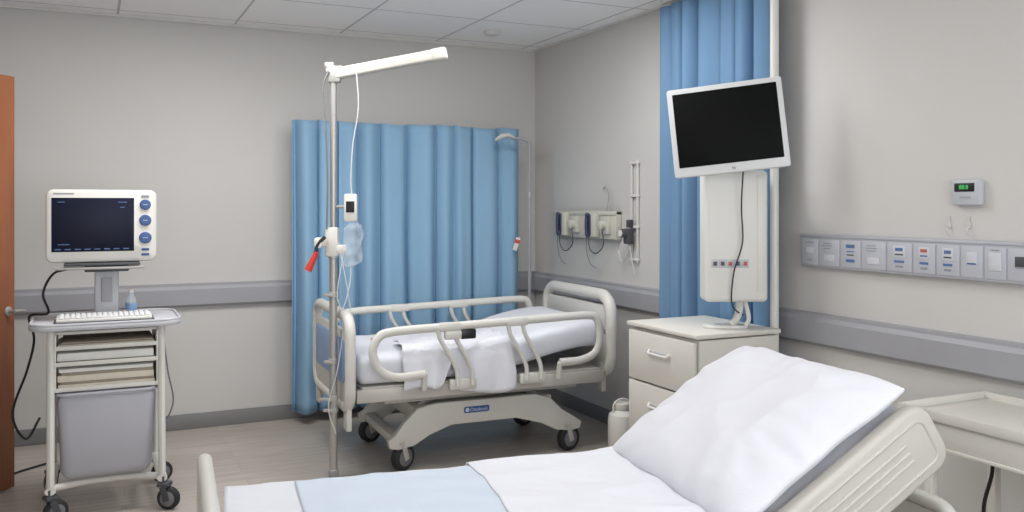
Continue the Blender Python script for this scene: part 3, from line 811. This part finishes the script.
# ---------------------------------------------------------------- switch panel on right wall
X0 = -2.878
pn = thing('bedhead_switch_panel', 'long grey wall trunking with labelled switches and outlets', 'switch panel', (0,X0-0.03,1.262), RW)
b = B()
b.box((1.74,0.158,0.035),(0.87,0,0.0175),bev=0.006)
b.box((1.74,0.010,0.006),(0.87,0.070,0.036),bev=0.002)
b.obj('trunking','panel',pn)
bd = [0.012,.124,.256,.38,.519,.654,.767,.879,.981,1.077,1.19,1.31,1.43,1.58,1.72]
kinds = 'gfbtcrcsokbsft'
for i in range(len(bd)-1):
    a,c = bd[i]+0.004, bd[i+1]-0.004
    w = c-a; cx = (a+c)/2; k = kinds[i]
    b = B(); b.box((w,0.122,0.004),(cx,-0.006,0.0365),bev=0.002)
    md = b.obj('switch_module','panelm',pn)
    b = B()
    z = 0.0395
    if k == 'g':
        b.box((w*0.5,0.004,0.0012),(cx,0.04,z),mi=1); b.box((w*0.45,0.03,0.004),(cx,-0.0,z),bev=0.002,mi=2); b.box((w*0.3,0.004,0.0012),(cx,-0.045,z),mi=1)
    elif k in 'ft':
        for j in range(3): b.box((w*(0.5 if j%2 else 0.38),0.003,0.0012),(cx-w*0.1,0.038-j*0.012,z),mi=1)
        b.box((w*0.5,0.03,0.004),(cx,-0.03,z),bev=0.002,mi=2)
    elif k == 'b':
        b.box((w*0.42,0.016,0.0015),(cx,0.03,z),mi=0); b.box((w*0.36,0.005,0.0012),(cx,0.006,z),mi=0)
        b.box((w*0.36,0.005,0.0012),(cx,-0.010,z),mi=4); b.box((w*0.42,0.013,0.002),(cx,-0.036,z),mi=0)
    elif k in 'cr':
        b.box((w*0.5,0.05,0.003),(cx,0.018,z-0.0005),bev=0.001,mi=2)
        b.box((w*0.30,0.014,0.003),(cx,0.028,z+0.001),bev=0.001,mi=0 if k=='c' else 3)
        b.box((w*0.34,0.006,0.0015),(cx,0.006,z+0.001),mi=4 if k=='c' else 0)
        b.box((w*0.40,0.010,0.0015),(cx,-0.024,z),mi=0); b.box((w*0.3,0.008,0.0015),(cx,-0.045,z),mi=1)
    elif k == 's':
        b.box((w*0.5,0.045,0.004),(cx,0.01,z),bev=0.002,mi=2); b.box((w*0.4,0.006,0.0032),(cx,-0.0125,z+0.0004),mi=0)
    elif k == 'o':
        b.box((w*0.6,0.07,0.005),(cx,0,z),bev=0.003,mi=2); b.box((w*0.4,0.004,0.0012),(cx,0.045,z),mi=1)
    elif k == 'k':
        b.box((w*0.45,0.04,0.004),(cx,0.005,z),bev=0.002,mi=4); b.box((w*0.4,0.006,0.0032),(cx,-0.0155,z+0.0004),mi=1)
    o = b.obj('switch_label',['bluetxt','grytxt','panelw','redtxt','dgrey'],md)

th = thing('wall_thermostat', 'small pale grey wall control with green digital readout', 'thermostat', (0,-3.803,1.530), RW)
B().box((0.130,0.102,0.03),(0,0,0.015),bev=0.008).obj('housing','therm',th)
B().box((0.088,0.034,0.002),(-0.004,0.020,0.031),bev=0.0005).obj('display','black',th)
text('readout','88:8',0.024,(-0.006,0.020,0.0325),th,'green')
b = B(); b.box((0.05,0.008,0.002),(0.0,-0.020,0.0305)); b.obj('button_row','grey',th)
for y in (-3.71,-3.80):
    h = thing('wall_hook', 'tiny white hook and loop fixed above the switch panel', 'hook', (0,y,1.40), RW)
    h['group'] = 'small hooks above the switch panel'
    b = B(); b.box((0.015,0.024,0.008),(0,0,0.004),bev=0.002); b.tube(catmull([(0,-0.01,0.008),(0,-0.02,0.020),(0,-0.032,0.014),(0,-0.04,0.004)],6),0.0025,6)
    b.box((0.006,0.026,0.004),(0,0.022,0.004),bev=0.001)
    b.obj('hook_body','hook',h)

# ---------------------------------------------------------------- tray table on right
tt = thing('wall_tray_table', 'cream tray-topped side table with deep ledge against the wall', 'table', (-0.275,-4.44,0))
b = B()
b.box((0.46,1.10,0.010),(0,0,0.732),bev=0.001)
for s in (-1,1):
    b.box((0.012,1.10,0.036),(s*0.226,0,0.744),bev=0.002)
    b.box((0.46,0.012,0.036),(0,s*0.544,0.744),bev=0.002)
b.obj('tray_top','cream',tt)
b = B()
b.box((0.44,1.07,0.09),(0,0,0.682),bev=0.003)
b.box((0.45,1.08,0.012),(0,0,0.632),bev=0.002)
b.obj('drawer_ledge','cream',tt)
for sx in (-1,1):
    for y in (0.46,-0.46):
        B().box((0.035,0.035,0.628),(sx*0.17,y,0.314),bev=0.005).obj('leg','cream',tt)
cw = thing('hanging_cable', 'black cable hanging beneath the tray table', 'cable', (-0.16,-4.01,0))
B().tube(catmull([(0.0,0.0,0.62),(-0.01,-0.01,0.5),(-0.07,-0.02,0.38),(-0.03,0.0,0.2),(0.02,0.02,0.006),(0.02,0.2,0.006)],8),0.007,8).obj('cable_run','black',cw)

# ---------------------------------------------------------------- near bed
NB = Vector((-2.818,-3.774,0)); NR = math.radians(-8)
nb = thing('hospital_bed', 'off-white hospital bed with raised backrest and empty white bedding', 'hospital bed', NB, (0,0,NR))
a = math.radians(32); ca, sn_ = math.cos(a), math.sin(a)
hx, hz = 1.25, 0.60
def bk(s, h, y=0.0):
    return Vector((hx+s*ca-h*sn_, y, hz+s*sn_+h*ca))
b = B()
b.tube(ringpts(0,0.84,0.30,0.715,0.05), 0.018, 14, closed=True, sx=1.0, sy=1.2)
b.prism(rrect(0.83,0.40,0.045,4,0,0.51),0.026,YZ(-0.013),bev=0.006)
fb = b.obj('footboard','bedpl',nb,(-0.062,0.0,0),(0,0,math.radians(3.5)))
B().prism(rrect(0.62,0.2,0.03,4,0,0.47),0.004,YZ(-0.0165),bev=0.001).obj('panel_inset','bluepanel',fb)
b = B()
b.tube(ringpts(1.97,0.80,0.26,0.60,0.06), 0.022, 10, closed=True)
b.prism(rrect(0.78,0.30,0.03,4,0,0.43),0.028,YZ(1.956),bev=0.006)
b.obj('headboard','bedpl',nb)
b = B()
for sy in (-1,1): b.box((2.00,0.035,0.07),(0.95,sy*0.38,0.40),bev=0.008)
for x in (0.0,0.6,1.2,1.85): b.box((0.05,0.76,0.04),(x,0,0.40),bev=0.006)
b.box((1.25,0.76,0.014),(0.63,0,0.444),bev=0.003)
b.obj('mattress_deck','bedpl2',nb)
b = B()
c = bk(0.33,-0.168)
b.box((0.66,0.76,0.02),c,(0,-a,0),bev=0.006)
c = bk(0.36,-0.20); b.box((0.55,0.05,0.04),(c.x,-0.3,c.z),(0,-a,0),bev=0.008); b.box((0.55,0.05,0.04),(c.x,0.3,c.z),(0,-a,0),bev=0.008)
b.tube([(1.55,-0.28,0.42),(1.62,-0.28,0.60)],0.018,8); b.tube([(1.55,0.28,0.42),(1.62,0.28,0.60)],0.018,8)
b.obj('backrest_frame','bedpl2',nb)
def guard(y_in):
    b = B()
    def Pm(y_):
        return Matrix(((ca,-sn_,0,hx),(0,0,-1,y_),(sn_,ca,0,hz),(0,0,0,1)))
    L0,L1,h0,h1 = -0.06,0.655,-0.205,-0.002
    out = rrect(L1-L0,h1-h0,0.060,8,(L0+L1)/2,(h0+h1)/2)
    b.prism(out,0.050,Pm(y_in),bev=0.014,seg=3)
    yo = y_in-0.050
    b.tube([bk(s,h,yo+0.002) for s,h in rrect(L1-L0-0.07,h1-h0-0.07,0.03,7,(L0+L1)/2,(h0+h1)/2)],0.006,8,closed=True)
    for h_ in (-0.075,-0.10,-0.125):
        b.tube([bk(0.06,h_,yo+0.001),bk(0.54,h_,yo+0.001)],0.005,8)
    return b.obj('side_guard',['bedpl2'],nb,label='moulded grey-beige plastic side guard with shallow ridges')
guard(-0.410)
b = B()
for sy in (-1,1):
    b.box((1.5,0.045,0.05),(0.85,sy*0.36,0.17),bev=0.01)
    b.tube([(0.35,sy*0.3,0.18),(0.75,sy*0.3,0.40)],0.02,8); b.tube([(1.35,sy*0.3,0.18),(0.95,sy*0.3,0.40)],0.02,8)
b.box((0.06,0.72,0.05),(0.12,0,0.17),bev=0.01); b.box((0.06,0.72,0.05),(1.6,0,0.17),bev=0.01)
b.obj('base_chassis','bedpl',nb)
for x,y in ((0.12,-0.33),(0.12,0.33),(1.58,-0.33),(1.58,0.33)): caster(nb,x,y,0.062,0.04,0.3,0.15,'bedpl2')
fn,n,ns = slab([(-0.015,0.600),(0.4,0.602),(0.9,0.600),(1.15,0.595),(1.27,0.610),(1.42,0.700),(1.62,0.827),(1.79,0.932)],0.81,0.15,0.003,5,7.0,60,step=0.014)
B().grid(fn,n,ns,closedv=True).obj('mattress','matt',None,NB,(0,0,NR),label='pale grey mattress bent up over the raised backrest',cat='mattress',sharp=3)
def sheetf(x0_,x1_,zoff,seed,amp,yl=-0.41,yr=0.412,hang=0.10,ext=0.0):
    def topz(x):
        if x < 1.2: return 0.607
        if x < 1.3: return 0.607+ (x-1.2)*0.12
        return 0.619+(x-1.3)*0.62
    tot = (yr-yl)+2*hang
    def f(a_,c_):
        x = x0_+(x1_-x0_)*a_
        q = c_*tot
        if q < hang: y = yl-0.004; dz = -(hang-q); sd=1
        elif q > hang+(yr-yl): y = yr+0.004; dz = -(q-hang-(yr-yl)); sd=1
        else: y = yl+(q-hang); dz=0; sd=0
        r = 0.03
        e_ = min(y-yl, yr-y)
        if sd==0 and e_ < r: dz = -r*(1-math.sqrt(max(0,1-(1-e_/r)**2)))*0.6
        if sd: dz -= r*0.6; 
        x += (0.010*noise.noise(Vector((y*3,seed,0)))*min(1,max(0,(x+0.02)*10)))+ext*noise.noise(Vector((y*2.0,seed+3,a_)))
        v = Vector((x,y,topz(x)+zoff+dz))
        w = 0.0055*wr((x*0.7+0.5*y,y,0),4.5,2.5)+amp*noise.noise(Vector((x*3.2,y*3.2,seed)))
        if sd: v.y += (1 if y>0 else -1)*abs(w)*1.2
        else: v.z += w+0.003
        return v
    return f
B().grid(sheetf(-0.028,1.30,0.006,2.5,0.002),110,80).obj('bed_sheet','sheet',None,NB,(0,0,NR),label='white cotton sheet spread over the bed',cat='bed sheet',sharp=3,solid=0.003)
B().grid(sheetf(0.19,0.80,0.012,6.5,0.002,-0.40,0.39,0.0,0.015),70,60).obj('bed_pad','pad',None,NB,(0,0,NR),label='pale blue absorbent pad laid across the white sheet',cat='bed pad',sharp=3,solid=0.003)
B().grid(sheetf(0.74,1.34,0.016,11.5,0.002,-0.412,0.416,0.06,0.04),90,80).obj('folded_blanket','sheet2',None,NB,(0,0,NR),label='white cotton cover folded across the middle of the bed',cat='blanket',sharp=3,solid=0.003)
pb = B(); pillow_mesh(pb,0.655,0.835,0.085,0.0065,1.7,120,sag=0.024)
o = pb.obj('pillow','sheet2',None,label='large creased white pillow resting on the raised backrest',cat='pillow',sharp=3)
c = bk(0.330,0.050,-0.012)
o.matrix_world = Matrix.Translation(NB)@Matrix.Rotation(NR,4,'Z')@Matrix.Translation(c)@Matrix.Rotation(-a,4,'Y')

# ---------------------------------------------------------------- lights
def added_fixture(x,y,w,d_,power):  # unseen panels, placed just outside the view to light the room
    e = thing('added_ceiling_light', 'flat white ceiling light panel added out of view', 'ceiling light', (x,y,H))
    b = B()
    for s in (-1,1):
        b.box((w+0.04,0.02,0.014),(0,s*(d_/2+0.01),-0.007)); b.box((0.02,d_,0.014),(s*(w/2+0.01),0,-0.007))
    b.obj('light_frame','frame',e)
    b = B(); b.box((w,d_,0.008),(0,0,-0.005)); b.obj('added_light_diffuser','lamp',e)
    L = bpy.data.lights.new('added_panel_light','AREA'); L.shape='RECTANGLE'; L.size=w; L.size_y=d_; L.energy=power; L.color=(1.0,0.99,0.98)
    lo = bpy.data.objects.new('added_panel_light',L); col.objects.link(lo); lo.parent=e; lo.location=(0,0,-0.02)
added_fixture(-2.6,-1.75,1.2,0.6,32)
added_fixture(-1.05,-2.3,0.6,0.6,22)
added_fixture(-2.0,-5.0,1.2,0.6,11)
L = bpy.data.lights.new('added_window_fill','AREA'); L.shape='RECTANGLE'; L.size=3.1; L.size_y=1.35; L.energy=86; L.color=(0.97,0.985,1.0)  # fill light for walls and ceiling, set at the added window
lo = bpy.data.objects.new('added_window_fill',L); col.objects.link(lo); lo.location=(-2.0,YF+0.08,1.65); lo.rotation_euler=(math.radians(108),0,0)
w = bpy.data.worlds.new('w'); sc.world = w; w.use_nodes = True
w.node_tree.nodes['Background'].inputs[0].default_value = (0.8,0.83,0.86,1)
w.node_tree.nodes['Background'].inputs[1].default_value = 0.3

# ---------------------------------------------------------------- camera
cd = bpy.data.cameras.new('camera'); cam = bpy.data.objects.new('camera', cd); col.objects.link(cam)
cam.location = (-3.16,-6.176,1.48); cam.rotation_euler = (pi/2,0,math.radians(-25.6))
cd.sensor_width = 36; cd.lens = 30.96; cd.shift_y = -0.0498
sc.camera = cam
